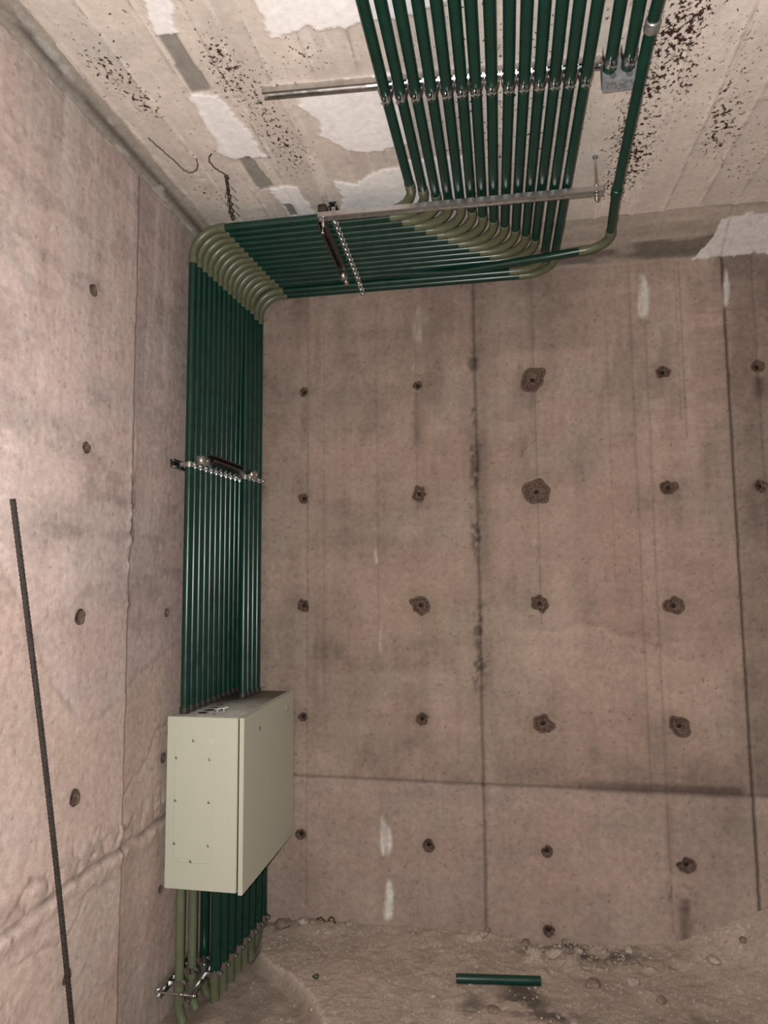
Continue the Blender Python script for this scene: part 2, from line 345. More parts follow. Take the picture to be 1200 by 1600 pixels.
    lean = np.clip((z-3.331)/.03, 0, 1)*.085
    bc = np.array([.33, .29, .25])[None, :]*(.7+.55*(gs-.1))[:, None]
    u_ = (z-3.331)/.03
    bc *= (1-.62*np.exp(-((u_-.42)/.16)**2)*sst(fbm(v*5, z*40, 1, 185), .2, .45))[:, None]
    bc = mixc(bc, .5*sst(fbm(v*7, z*60, 1, 187), .62, .75), (.50, .48, .46))
    col = col*(1-band[:, None])+bc*band[:, None]
    col = mixc(col, .5*lip*.9*sst(fbm(v*20, z*30, 1, 189), .45, .65), (.55, .52, .48))
    x = x*(1-.8*sst(z, 3.25, 3.33))+lean
    return np.stack([x, v, z], 1), np.clip(col, 0, 1), None
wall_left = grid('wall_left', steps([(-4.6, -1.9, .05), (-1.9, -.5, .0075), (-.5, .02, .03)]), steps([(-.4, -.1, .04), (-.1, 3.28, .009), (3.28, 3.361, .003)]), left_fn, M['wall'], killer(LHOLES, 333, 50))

PATCH = [  # white plaster repairs on the slab (x, y)
    [(.76, -1.85), (.775, -1.55), (.81, -1.53), (.86, -1.555), (.90, -1.565), (.955, -1.53), (1.0, -1.54), (1.2, -1.53), (1.45, -1.58), (1.5, -1.85)],
    [(.77, -1.22), (.80, -1.27), (.87, -1.30), (1.12, -1.33), (1.15, -.93), (1.06, -.91), (.97, -.90), (.88, -.93), (.80, -1.02), (.82, -1.12)],
    [(.78, -.74), (.86, -.70), (1.12, -.82), (1.35, -.80), (1.35, -.42), (.77, -.42), (.74, -.52), (.79, -.60)],
    [(.40, -1.34), (.50, -1.33), (.53, -1.15), (.545, -.95), (.42, -.95), (.37, -1.02), (.385, -1.2)],
    [(.45, -1.9), (.55, -1.9), (.50, -1.61), (.425, -1.61)],
    [(.48, -.72), (.60, -.75), (.62, -.5), (.5, -.45)],
]
GREY = [[(.42, -1.61), (.478, -1.605), (.487, -1.36), (.475, -1.345), (.41, -1.35)], [(.425, -.95), (.478, -.975), (.503, -.74), (.432, -.72)], [(.50, -.60), (.54, -.6), (.54, -.5), (.50, -.5)]]
def ceil_fn(x, v):
    z = np.full(x.shape, H)
    big = fbm(x, v, 1.5, 201, 4); med = fbm(x, v, 8, 207, 4); gr = fbm(x*26, v*1.4, 1, 211, 4)
    t = .80+.25*big+.22*(med-.5)+.14*(gr-.5)
    col = np.array([.66, .585, .52])[None, :]*t[:, None]
    k = (2.26-x)/.155; ki = np.floor(k+.02*np.sin(v*5)).astype(int)
    tone = np.random.RandomState(3).rand(64)[ki & 63]; step = np.random.RandomState(5).rand(64)[ki & 63]
    col *= (.90+.20*tone)[:, None]; z += .004*(step-.5)
    fr = np.abs((k+.02*np.sin(v*5))-np.round(k+.02*np.sin(v*5)))*.155
    ed = np.exp(-(fr/.005)**2); br = sst(fbm(x*2, v*9, 1, 221, 3), .3, .6)
    rg = np.exp(-((fr-.009)/.004)**2)*sst(fbm(x, v*14, 1, 224, 3), .45, .6); z -= .003*rg; col *= (1+.12*rg)[:, None]
    z -= .0045*ed*br; col *= (1-.38*ed*br*sst(fbm(x, v*20, 1, 223), .35, .6))[:, None]
    # grey mottling on the left part
    gm = sst(fbm(x+3, v, 5, 225, 4), .48, .66)*sst(-x, -.8, -.2); col = mixc(col, .55*gm, (.50, .47, .44))
    gm2 = sst(fbm(x+8, v, 3.2, 227, 4), .5, .7)*sst(x, 1.9, 2.2); col = mixc(col, .35*gm2, (.50, .44, .385))
    col = mixc(col, .6*sst(fbm(x*6, v, 4, 229, 4), .62, .74)*(x < 1.1), (.72, .68, .62))
    spk = np.zeros(x.shape)
    B = [(.19, -1.50, .07, .16, .12), (.22, -1.33, .05, .1, .09), (.58, -1.5, .05, .10, .13), (.56, -1.38, .06, .12, .10), (.62, -1.2, .07, .25, .075), (.66, -.95, .09, .22, .085), (.72, -1.35, .06, .1, .05),
         (.85, -1.45, .1, .08, .07), (.2, -.75, .08, .2, .06), (.62, -.6, .05, .12, .05),
         (2.07, -1.38, .07, .17, .155), (2.02, -1.15, .06, .2, .13), (2.14, -1.1, .05, .12, .13), (1.95, -.85, .05, .22, .085), (2.05, -.70, .09, .22, .125), (2.0, -.45, .08, .15, .10), (2.3, -1.0, .06, .2, .09), (2.35, -.75, .08, .2, .085),
         (2.25, -1.3, .06, .12, .07), (2.5, -.5, .1, .2, .06), (1.5, -1.2, .4, .3, .05), (1.6, -.8, .3, .3, .04), (2.75, -.9, .2, .3, .06), (3.3, -1.2, .4, .6, .06), (2.0, -2.3, .4, .5, .09), (.5, -2.4, .4, .5, .06), (1.9, -1.55, .12, .1, .09)]
    for a, b, sa, sb, q in B: spk += q*gauss(x, v, a, b, sa, sb)
    spk = np.minimum(spk, .13)*(.55+.9*fbm(x, v, 9, 251, 3))+.040+.02*(tone-.5)
    nx = x+.035*(fbm(x, v, 14, 231, 4)-.5)+.02*(fbm(x, v, 50, 233, 2)-.5); nv = v+.05*(fbm(x, v, 12, 235, 4)-.5)+.02*(fbm(x, v, 50, 237, 2)-.5)
    for P in PATCH:
        q = inpoly(nx, nv, P).astype(float); col = mixc(col, q*.92, (.86, .835, .825)); col *= (1+q*.10*(med-.5))[:, None]; z -= .005*q; spk -= .12*q
    nx = x+.006*(fbm(x, v, 40, 241, 3)-.5); nv = v+.01*(fbm(x, v, 40, 243, 3)-.5)
    for P in GREY:
        q = inpoly(nx, nv, P).astype(float); col = mixc(col, q, (.285, .265, .235)); col *= (1+q*.4*(med-.5))[:, None]; z += .006*q; spk -= .12*q
    z += .004*(med-.5)+.0015*(fbm(x, v, 35, 245, 2)-.5)
    return np.stack([x, v, z], 1), np.clip(col, 0, 1), spk
ceiling = grid('ceiling', steps([(-.02, 2.9, .0075), (2.9, 4.6, .05)]), steps([(-4.6, -1.95, .04), (-1.95, 0, .0075), (0, .02, .02)]), ceil_fn, M['ceil'])

LIP = [(.20, .1), (.24, -.10), (.30, -.29), (.38, -.36), (.47, -.42), (.563, -.50), (.64, -.60), (.70, -.69), (.80, -.95), (.9, -1.6), (.9, -4.8)]
def soil_z(x, v):
    w0 = np.interp(x, [0, .24, .6, 1.15, 1.55, 1.9, 2.2, 2.3, 2.6, 3.2, 4.6], [-.12, -.10, -.075, -.064, -.085, -.088, -.05, -.0, .118, .2, .22])
    d = -v
    base = -.095+.02*(fbm(x, v, 1.7, 301, 4)-.5)*2
    z = w0*np.exp(-(d/.16)**1.3)+base*(1-np.exp(-(d/.16)**1.3))
    z += .05*gauss(x, v, 2.7, -.25, .35, .3)
    z += .045*sst(fbm(x, v, 11, 307, 4), .42, .72)*gauss(x, v, 1.65, -.10, .45, .10)
    z += .020*gauss(x, v, .5, -.04, .14, .07)
    lx = np.interp(-v, [-p[1] for p in LIP], [p[0] for p in LIP])+.03*(fbm(x*0+1, v, 9, 311, 3)-.5)
    inside = sst(lx-x, -.015, .045)
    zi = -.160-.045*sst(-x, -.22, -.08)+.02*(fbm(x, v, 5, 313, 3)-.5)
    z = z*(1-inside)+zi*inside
    z += .012*(fbm(x, v, 12, 315, 4)-.5)+.007*(fbm(x, v, 50, 319, 3)-.5)*(1-.6*inside)
    return z, inside, lx
def soil_fn(x, v):
    z, ins, lx = soil_z(x, v)
    t = .72+.3*fbm(x, v, 2.2, 321, 4)+.35*(fbm(x, v, 14, 325, 4)-.5)
    col = np.array([.40, .322, .262])[None, :]*t[:, None]
    fine = fbm(x, v, 70, 331, 2)
    col = mixc(col, .5*sst(fine, .76, .82)*(1-ins), (.56, .50, .44))
    damp = .75*gauss(x, v, 1.50, -.46, .10, .07)+.5*gauss(x, v, 1.62, -.55, .16, .04)+.7*gauss(x, v, 1.78, -.09, .27, .055)+.5*gauss(x, v, 1.30, -.54, .05, .08)+.35*gauss(x, v, 2.1, -.5, .12, .04)+.4*gauss(x, v, 1.48, -.38, .07, .03)
    col *= (1-np.clip(damp*sst(fbm(x, v, 16, 333, 3), .25, .5)*1.3, 0, .7))[:, None]
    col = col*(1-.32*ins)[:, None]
    mm = ins*sst(fbm(x, v, 11, 335, 4), .56, .68)*gauss(x, v, .55, -.75, .25, .2); col = mixc(col, .6*mm, (.46, .38, .32))
    edge = np.exp(-((x-lx-.01)/.012)**2); col = mixc(col, .35*edge, (.48, .41, .35))
    return np.stack([x, v, z], 1), np.clip(col, 0, 1), None
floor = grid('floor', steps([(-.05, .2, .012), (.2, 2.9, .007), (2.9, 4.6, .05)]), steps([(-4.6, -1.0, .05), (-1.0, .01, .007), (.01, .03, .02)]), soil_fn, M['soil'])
def gz(x, y): return float(soil_z(np.array([x]), np.array([y]))[0][0])

# form tie holes: a broken-out crater lining with a round pit in its middle
def tie_hole(parent, fn, hu, hv, sgn, r, seed, pitr=.011):
    """lining that starts just proud of the wall skin and drops into it; sgn = direction into the wall"""
    rn = random.Random(seed+900); n = 30; big = r > .03; sh = hole_shape(seed, r)
    A = np.arange(n)*2*math.pi/n; rr = hole_rad(sh, A)
    ax = 1 if sgn > 0 else 0
    def ring(t, d, conform, shaped=True, j=0.0):
        q = r*t*rr if shaped else np.full(n, t)
        u = hu+np.cos(A)*q; v = hv+np.sin(A)*q
        s0 = fn(u, v)[0][:, ax] if conform else np.full(n, base)
        out = []
        for k in range(n):
            c = s0[k]+sgn*(d+rn.uniform(-j, j))
            jj = 1+rn.uniform(-1, 1)*.035*(t < 1.02 and shaped)*(t > .5); uu = hu+(u[k]-hu)*jj; vv = hv+(v[k]-hv)*jj
            out.append((uu, c, vv) if sgn > 0 else (c, uu, vv))
        return out
    base = float(np.mean(fn(hu+np.cos(A)*r*1.1, hv+np.sin(A)*r*1.1)[0][:, ax]))
    P = [ring(1.10, .003, True), ring(1.04, -.0022, True), ring(.86, -.0020, True), ring(.78, .006, True, j=.001), ring(.55, .013 if big else .010, False, j=.002)]
    p0 = pitr if r > .028 else min(pitr, r*.42); d0 = .018 if r > .028 else .014
    if r > .028: P.append(ring(.0165, .016, False, False))
    P.append(ring(p0, d0, False, False))
    def skin(P, nm, mt, par, close):
        bm = bmesh.new(); R_ = [[bm.verts.new(c) for c in q] for q in P]
        for a, b in zip(R_[:-1], R_[1:]):
            for k in range(n): bm.faces.new((a[k], a[(k+1) % n], b[(k+1) % n], b[k]))
        if close: bm.faces.new(R_[-1])
        return obj(nm, bm, mt, par, sharp=60)
    o = skin(P, 'tie_hole', M['hole'], parent, False)
    skin([ring(p0*1.05, d0, False, False), ring(p0*.8, d0+.02, False, False), ring(p0*.3, d0+.022, False, False)], 'pit', M['pit'], o, True)
for i, (hx, hz, r) in enumerate(HOLES): tie_hole(wall_back, back_fn, hx, hz, 1, r/300, i)
for i, (hy, hz, r) in enumerate(LHOLES): tie_hole(wall_left, left_fn, hy, hz, -1, r/333, 50+i)

# ------------------------------------------------------------------ strut channel
def strut_bm(p0, p1, open_dir, w_=.041, d_=.021, lip=.0095, th=.0028):
    """C channel from p0 to p1 (centre of section), mouth towards open_dir"""
    bm = bmesh.new(); p0 = Vector(p0); p1 = Vector(p1); y = (p1-p0).normalized()
    R_ = frame(-Vector(open_dir), y)      # local -z is the mouth
    h = w_/2; a = h-lip
    prof = [(-h, d_/2), (h, d_/2), (h, -d_/2), (a, -d_/2), (a, -d_/2+.007), (a+th, -d_/2+.007), (a+th, -d_/2+th), (h-th, -d_/2+th), (h-th, d_/2-th), (-h+th, d_/2-th), (-h+th, -d_/2+th), (-a-th, -d_/2+th), (-a-th, -d_/2+.007), (-a, -d_/2+.007), (-a, -d_/2), (-h, -d_/2)]
    A = [bm.verts.new(p0+R_ @ Vector((x, 0, z))) for x, z in prof]; B = [bm.verts.new(p1+R_ @ Vector((x, 0, z))) for x, z in prof]
    n = len(prof)
    for k in range(n): bm.faces.new((A[k], A[(k+1) % n], B[(k+1) % n], B[k]))
    quads = [(0, 1, 8, 9), (1, 2, 7, 8), (2, 3, 4, 5, 6, 7), (0, 9, 10, 15), (10, 11, 12, 13, 14, 15)]
    for q in quads: bm.faces.new([A[k] for k in q]); bm.faces.new([B[k] for k in q])
    return bm
# clamp template: two straps that rise from the channel, hug the pipe and meet at an ear with a cross bolt
def clamp_meshes(sh=.0245, r=.0192, wd=.024, reach=.018):
    bm = bmesh.new(); t = .0018
    for s in (-1, 1):
        path = [(s*sh, r+.016), (s*sh, r*.35), (s*(sh*.35+r*.68), -r*.05)]
        for k in range(6):
            a = math.radians(-18-k*(78-18)/5); path.append((s*math.cos(a)*(r+t*.8), math.sin(a)*(r+t*.8)))
        path += [(s*.0045, -r-.004), (s*.0045, -r-reach)]
        V = []
        for i, (x, z) in enumerate(path):
            x0, z0 = path[max(0, i-1)]; x1, z1 = path[min(len(path)-1, i+1)]
            L_ = math.hypot(x1-x0, z1-z0); nx, nz = (z1-z0)/L_, -(x1-x0)/L_
            hw = wd/2*(.75 if i > len(path)-3 else 1)*(.8 if i < 2 else 1)
            V.append([bm.verts.new((x+e*nx*t/2, q*hw, z+e*nz*t/2)) for e, q in ((1, -1), (1, 1), (-1, 1), (-1, -1))])
        for a, b in zip(V[:-1], V[1:]):
            for k in range(4): bm.faces.new((a[k], a[(k+1) % 4], b[(k+1) % 4], b[k]))
        bm.faces.new(V[0]); bm.faces.new(V[-1])
    bmesh.ops.recalc_face_normals(bm, faces=bm.faces)
    me = bpy.data.meshes.new('pipe_clamp'); bm.to_mesh(me); bm.free(); me.materials.append(M['chrome'])
    bm = bmesh.new(); zc = -r-reach*.62
    tube(bm, [(-.017, 0, zc), (.015, 0, zc)], .0028, 8); hexnut(bm, (.0085, 0, zc), (1, 0, 0), .0058, .005); hexnut(bm, (-.0095, 0, zc), (1, 0, 0), .0064, .005)
    bmesh.ops.recalc_face_normals(bm, faces=bm.faces)
    mb = bpy.data.meshes.new('bolt'); bm.to_mesh(mb); bm.free(); mb.materials.append(M['chrome'])
    return me, mb
KINDS = {'wide': clamp_meshes(), 'close': clamp_meshes(.0203, reach=.014)}
def clamp(root, p, axis, toward, sc=1.0, kind='close'):
    CL, BO = KINDS[kind]
    """toward = direction from the pipe to its channel"""
    Mx = frame(toward, axis).to_4x4(); Mx.translation = Vector(p)-root.location
    if sc != 1: Mx = Mx @ Matrix.Diagonal((sc, 1, sc, 1))
    c = bpy.data.objects.new('pipe_clamp', CL); C.objects.link(c); c.parent = root; c.matrix_local = Mx
    b = bpy.data.objects.new('bolt', BO); C.objects.link(b); b.parent = c

# ------------------------------------------------------------------ conduits
RP = .0190
ORD = ['first', 'second', 'third', 'fourth', 'fifth', 'sixth', 'seventh', 'eighth', 'ninth', 'tenth', 'eleventh', 'twelfth', 'thirteenth', 'fourteenth', 'fifteenth']
def fillet(a, b, c, R, n=12):
    a, b, c = Vector(a), Vector(b), Vector(c); u = (a-b).normalized(); v = (c-b).normalized()
    th = math.pi-u.angle(v); t = R*math.tan(th/2)
    s = b+u*t; e = b+v*t; cen = b+(u+v).normalized()*(R/math.cos(th/2))
    q0 = s-cen; q1 = e-cen; rot = q0.rotation_difference(q1); pts = []
    for k in range(n+1): pts.append(cen+Quaternion().slerp(rot, k/n) @ q0)
    return pts
def run(root, P, mat='green', R=(.13,), fit='olive', connector=None, elbows=None):
    """P polyline; interior points listed in elbows get a bought elbow with a sleeve at either end, others a slow bend"""
    P = [Vector(p) for p in P]; cur = [P[0]]; ri = 0
    def pipe(pts, mt=mat):
        bm = bmesh.new(); tube(bm, pts, RP, 16, True); off(obj('pipe', bm, M[mt]), root)
    for i in range(1, len(P)-1):
        if elbows is None or i in elbows:
            Rr = R[min(ri, len(R)-1)]; ri += 1
            arc = fillet(P[i-1], P[i], P[i+1], Rr)
            u = (P[i-1]-P[i]).normalized(); v = (P[i+1]-P[i]).normalized()
            pipe(cur+[arc[0]+u*.012])
            bm = bmesh.new(); tube(bm, [arc[0]+u*.02]+arc+[arc[-1]+v*.02], RP+.0004, 16, True); el = off(obj('elbow', bm, M[fit]), root)
            bm = bmesh.new(); sleeve(bm, arc[0]-u*.004, arc[0]+u*.034, RP+.0026, 0); c1 = obj('coupling', bm, M[fit], el)
            bm = bmesh.new(); sleeve(bm, arc[-1]-v*.004, arc[-1]+v*.034, RP+.0026, 0); c2 = obj('coupling', bm, M[fit], el)
            cur = [arc[-1]+v*.012]
        else:
            arc = fillet(P[i-1], P[i], P[i+1], 1.0, 6)
            cur += arc
    pipe(cur+[P[-1]])
    if connector:
        d = (P[-1]-P[-2]).normalized(); bm = bmesh.new()
        sleeve(bm, P[-1]-d*.030, P[-1]+d*.000, RP+.0032, 0); hexnut(bm, P[-1]-d*.005, d, RP+.0045, .008)
        off(obj('connector', bm, M['black']), root)
BOXTOP = 1.052
def lane(k):   # x-run corner over the wall bundle, k = 0 nearest the viewer
    x = .074+.100*k/14; z = 3.255-.0045*k
    y = -.635+.0424*k if k < 13 else (-.076 if k == 13 else -.0285)
    if k >= 13: z -= .012
    return x, y, z
def low_end(k):
    if k <= 10: return (.076, -.636+.0575*k, BOXTOP)
    return (.188+.004*(k-11), -.250+.050*(k-11), BOXTOP-.0)
CX0 = [1.100, 1.152, 1.204, 1.258, 1.311, 1.362, 1.409, 1.463, 1.520, 1.571, 1.622, 1.672, 1.722, 1.774]
CX1 = [1.120, 1.170, 1.220, 1.268, 1.316, 1.363, 1.409, 1.455, 1.502, 1.551, 1.598, 1.643, 1.692, 1.740]
YS1 = -1.27
group = 'green conduits bent round the corner down to the box'
for i in range(14):
    k = i if i < 12 else i+1
    lx, ly, lz = lane(k); e = low_end(k)
    root = empty('conduit', e)
    P = [(CX0[i]-.008, -3.6, 3.304), (CX0[i]+.0, YS1, 3.304), (CX1[i], ly, lz), (lx, ly, lz), e]
    run(root, P, R=(.135, .125), connector=True, elbows=(2, 3))
    tag(root, f'dark green steel conduit, {ORD[i]} from the left in the long ceiling row' if i < 13 else 'dark green steel conduit, rightmost of those resting on the channel hung under the ceiling', 'conduit', group)
# the lone conduit on the right of the row
lx, ly, lz = lane(12); e = low_end(12); root = empty('conduit', e)
P = [(1.985, -3.6, 3.300), (1.945, -1.44, 3.304), (1.945, -.74, 3.165), (1.975, -.335, 3.150), (1.70, -.285, 3.145), (1.25, -.165, 3.165), (.95, ly, lz), (lx, ly, lz), e]
run(root, P, R=(.11, .125), connector=True, elbows=(3, 7))
for a, b in (((1.9455, -1.46, 3.2985), (1.945, -1.42, 3.294)), ((1.945, -.775, 3.172), (1.945, -.735, 3.165))):
    bm = bmesh.new(); sleeve(bm, a, b, RP+.004, 0, 18, .003); off(obj('coupling', bm, M['dull'] if a[1] < -1 else M['green']), root)
tag(root, 'separate dark green conduit at far right of the ceiling with its own curved elbow', 'conduit', group)
# two short conduits that end in the ceiling junction box
for j, (x0, x1) in enumerate(((1.822, 1.846), (1.872, 1.904))):
    root = empty('conduit', (x1, -1.27, 3.304)); bm = bmesh.new()
    tube(bm, [(x0, -3.6, 3.304), (x0+.004, -1.9, 3.304), (x1, -1.285, 3.304)], RP, 16); off(obj('pipe', bm, M['green']), root)
    bm = bmesh.new(); sleeve(bm, (x1, -1.30, 3.304), (x1, -1.268, 3.304), RP+.003, 0); hexnut(bm, (x1, -1.276, 3.304), (0, 1, 0), RP+.005, .008); off(obj('connector', bm, M['green']), root)
    tag(root, ('left' if j == 0 else 'right')+'-hand one of the two dark green conduits ending in the grey ceiling junction box', 'conduit', 'short conduits into the junction box')

# conduits below the enclosure
ZB = .352
lowp = [(.074, -.636, 'green2'), (.086, -.542, 'green2'), (.100, -.452, 'green')]
nB = 8
for j in range(nB): lowp.append((.192+.040*j/(nB-1), -.545+.487*j/(nB-1), 'green'))
for j, (x, y, mt) in enumerate(lowp):
    root = empty('riser_conduit', (x, y, -.2)); bend = .055 if j < 3 else .03; wq = -.155 if j < 3 else -.12
    if j < 3: P = [(x, y, ZB+.01), (x, y, -.165), (x+.045, y-.01, -.25), (x+.12, y-.03, -.38)]
    else: P = [(x, y, ZB+.01), (x, y, -.13), (x+.012, y-.005, -.2), (x+.03, y-.02, -.36)]
    bm = bmesh.new(); tube(bm, [P[0], (x, y, -.068)], RP, 16); off(obj('pipe', bm, M[mt]), root)
    arc = fillet(P[0], P[1], P[2], .10, 6)+fillet(P[1], P[2], P[3], .12, 5)
    bm = bmesh.new(); tube(bm, [(x, y, -.062)]+arc+[P[3]], RP+.0012, 16); el = off(obj('elbow', bm, M['green2'] if j < 2 else M['olive']), root)
    bm = bmesh.new(); sleeve(bm, (x, y, -.085), (x, y, -.045), RP+.0028, 0); obj('coupling', bm, M['olive'] if j > 1 else M['green2'], el)
    if j == 0: lb = 'pale green conduit nearest the viewer below the enclosure, bending into the soil'
    elif j == 1: lb = 'second pale green conduit below the enclosure, behind the nearest one'
    elif j == 2: lb = 'dark green conduit right behind the two pale ones in the low channel'
    elif j == 3: lb = 'dark green conduit nearest the viewer in the outer row below the enclosure'
    elif j == 10: lb = 'dark green conduit farthest back under the enclosure, next to the back wall'
    else: lb = f'dark green conduit, {ORD[j-3]} back from the front of the outer row below the enclosure'
    tag(root, lb, 'conduit', 'conduits rising from the soil to the enclosure')

# ------------------------------------------------------------------ strut channels with their clamps
def strut(name, p0, p1, open_dir, label, mt='zinc', **kw):
    root = empty(name, p0); off(obj('channel', strut_bm(p0, p1, open_dir, **kw), M[mt], smooth=False), root)
    tag(root, label, 'strut channel', 'galvanised strut channels'); return root
DN = (0, 0, -1)
s1 = strut('strut_channel', (.665, -1.315, H-.013), (1.935, -1.235, H-.013), DN, 'galvanised channel bolted flat to the ceiling above the green conduits')
def ceil_x(i, y):
    t = (y-YS1)/(lane(i if i < 12 else i+1)[1]-YS1); t = max(0, t)
    return CX0[i]+(CX1[i]-CX0[i])*t
for i in range(14):
    x = CX0[i]; y = -1.315+.08*(x-.665)/1.27
    clamp(s1, (x, y, 3.304), (0, 1, 0), (0, 0, 1), 1, 'wide')
for x0, x1 in ((1.822, 1.846), (1.872, 1.904)):
    x = x1-.002; clamp(s1, (x, -1.315, 3.304), (0, 1, 0), (0, 0, 1), 1, 'wide')
# clamp on the lone conduit
# trapeze under the ceiling pipes
T0 = (.700, -.716, 3.214); T1 = (1.902, -.702, 3.210)
s2 = strut('strut_channel', T0, T1, DN, 'shiny channel hung on threaded rods under the end of the ceiling conduits')
for x, y in ((.722, -.716), (1.876, -.702)):
    bm = bmesh.new(); ridge(bm, (x, y, H-.002 if x > 1 else 3.268), (x, y, 3.165), .0048); off(obj('threaded_rod', bm, M['zinc']), s2)
    for z in (3.232, 3.182, 3.174):
        bm = bmesh.new(); hexnut(bm, (x, y, z), (0, 0, 1), .0095, .008); off(obj('nut', bm, M['zinc']), s2)
    if x > 1: bm = bmesh.new(); tube(bm, [(x, y, H-.008), (x, y, H+.003)], .011, 12); off(obj('anchor', bm, M['dull']), s2)
bm = bmesh.new(); box(bm, (.702, -.738, 3.224), (.738, -.694, 3.262), .003); off(obj('beam_clip', bm, M['darkrust']), s2)
# channels across the horizontal run
xr = .752
sU = strut('strut_channel', (xr, -.675, 3.255+.012+RP+.010), (xr, -.16, 3.199+.012+RP+.010), DN, 'channel behind the horizontal conduits carrying their row of bright clamps')
for k in range(15):
    lx, ly, lz = lane(k)
    if k == 12: ly -= .0; lz -= .004
    clamp(sU, (xr, ly, lz), (1, 0, 0), (0, 0, 1), 1.0)
sL = strut('strut_channel', (.703, -.672, 3.210), (.703, -.285, 3.172), DN, 'short dark channel held under the horizontal conduits, mouth facing down', 'dark', d_=.024)
bm = bmesh.new(); ridge(bm, (.703, -.655, 3.17), (.703, -.655, 3.345), .0045); off(obj('threaded_rod', bm, M['zinc']), sL)
bm = bmesh.new(); hexnut(bm, (.703, -.655, 3.172), (0, 0, 1), .0095, .008); hexnut(bm, (.703, -.655, 3.223), (0, 0, 1), .0095, .006); off(obj('nut', bm, M['zinc']), sL)
bm = bmesh.new(); box(bm, (.690, -.290, 3.128), (.722, -.248, 3.170), .002); box(bm, (.700, -.25, 3.118), (.722, -.215, 3.150), .002); off(obj('end_bracket', bm, M['zinc']), sL)
# mid height on the wall bundle
def bundle_at(k, z):
    a = Vector(lane(k)); b = Vector(low_end(k)); t = (a.z-z)/(a.z-b.z); return a.lerp(b, t)
zc = 2.150
sM = strut('strut_channel', (.022, -.700, zc), (.022, -.02, zc), (1, 0, 0), 'wall channel behind the vertical conduits at mid height with bright clamps')
for k in range(15):
    p = bundle_at(k, zc); d = (Vector(low_end(k))-Vector(lane(k))).normalized()
    clamp(sM, p, d, (-1, 0, 0))
sF = strut('strut_channel', (.158, -.590, zc+.030), (.168, -.215, zc+.030), (1, 0, .5), 'short open channel across the front of the vertical conduits at mid height', 'dark', d_=.03)
for y0, y1, x in ((-.66, -.585, .125), (-.215, -.155, .19)):
    bm = bmesh.new(); box(bm, (x-.006, y0, zc-.004), (x+.030, y1, zc+.036), .003); off(obj('end_bracket', bm, M['zinc']), sF)
    bm = bmesh.new(); hexnut(bm, (x+.034, (y0+y1)/2, zc+.016), (1, 0, 0), .0075, .007); off(obj('nut', bm, M['chrome']), sF)
# near the soil
sB = strut('strut_channel', (.026, -.720, -.052), (.026, -.405, -.052), (1, 0, 0), 'lowest wall channel behind the pale green conduits just above the soil')
for j in range(3):
    x, y, _ = lowp[j]; clamp(sB, (x, y, -.048), (0, 0, -1), (-1, 0, 0), 1.05)
sC = strut('strut_channel', (.152, -.735, -.052), (.152, -.440, -.052), (1, 0, .0), 'front channel tied by a rod across the pale green conduits near the soil')
for y in (-.715, -.50):
    bm = bmesh.new(); ridge(bm, (.008, y, -.052), (.188, y, -.052), .0045); off(obj('threaded_rod', bm, M['zinc']), sC)
    bm = bmesh.new(); hexnut(bm, (.178, y, -.052), (1, 0, 0), .0095, .008); hexnut(bm, (.125, y, -.052), (1, 0, 0), .0095, .008); off(obj('nut', bm, M['zinc']), sC)
sD = strut('strut_channel', (.132, -.400, -.056), (.182, -.035, -.056), (1, -.1, 0), 'lowest channel running back to the wall behind the outer row of conduits')
for j in range(3, len(lowp)):
    x, y, _ = lowp[j]; clamp(sD if j > 4 else sC, (x, y, -.052), (0, 0, -1), (-1, 0, 0), 1.1)

# ------------------------------------------------------------------ ceiling junction box
jr = empty('junction_box', (1.882, -1.268, H))
X0, X1, Y0, Y1, Z0 = 1.826, 1.936, -1.268, -1.212, 3.268
bm = bmesh.new(); box(bm, (X0, Y0, Z0), (X1, Y1, H-.004), .003); off(obj('body', bm, M['box'], smooth=False), jr)
bm = bmesh.new(); box(bm, (X0+.004, Y0+.004, Z0-.003), (X1-.004, Y1+.004, Z0+.001), .001); off(obj('cover', bm, M['box'], smooth=False), jr)
for a in (.28, .75):
    x = X0+(X1-X0)*a
    for r_ in (.0155, .0125):
        bm = bmesh.new(); tube(bm, [(x, -1.238, Z0-.0045-(.0155-r_)*.5), (x, -1.238, Z0)], r_, 20); off(obj('knockout', bm, M['boxd'] if r_ > .013 else M['box']), jr)
    bm = bmesh.new(); tube(bm, [(x, Y0-.0015, 3.280), (x, Y0+.002, 3.280)], .0115, 18); off(obj('knockout', bm, M['boxd']), jr)
for x, y in ((X0+.057, -1.245), (X0+.057, -1.222)):
    bm = bmesh.new(); tube(bm, [(x, y, Z0-.005), (x, y, Z0)], .005, 10); off(obj('screw', bm, M['zinc']), jr)
bm = bmesh.new()
for s in (-1, 1): box(bm, (1.881+s*.075-.014, -1.245, H-.007), (1.881+s*.075+.014, -1.215, H+.001), .001)
off(obj('mounting_ear', bm, M['dull']), jr)
bm = bmesh.new(); tube(bm, [(1.925, -1.2705, 3.330), (1.925, -1.266, 3.330)], .012, 18); off(obj('knockout', bm, M['boxd']), jr)
tag(jr, 'small dusty grey steel junction box on the ceiling with round knockouts', 'junction box')

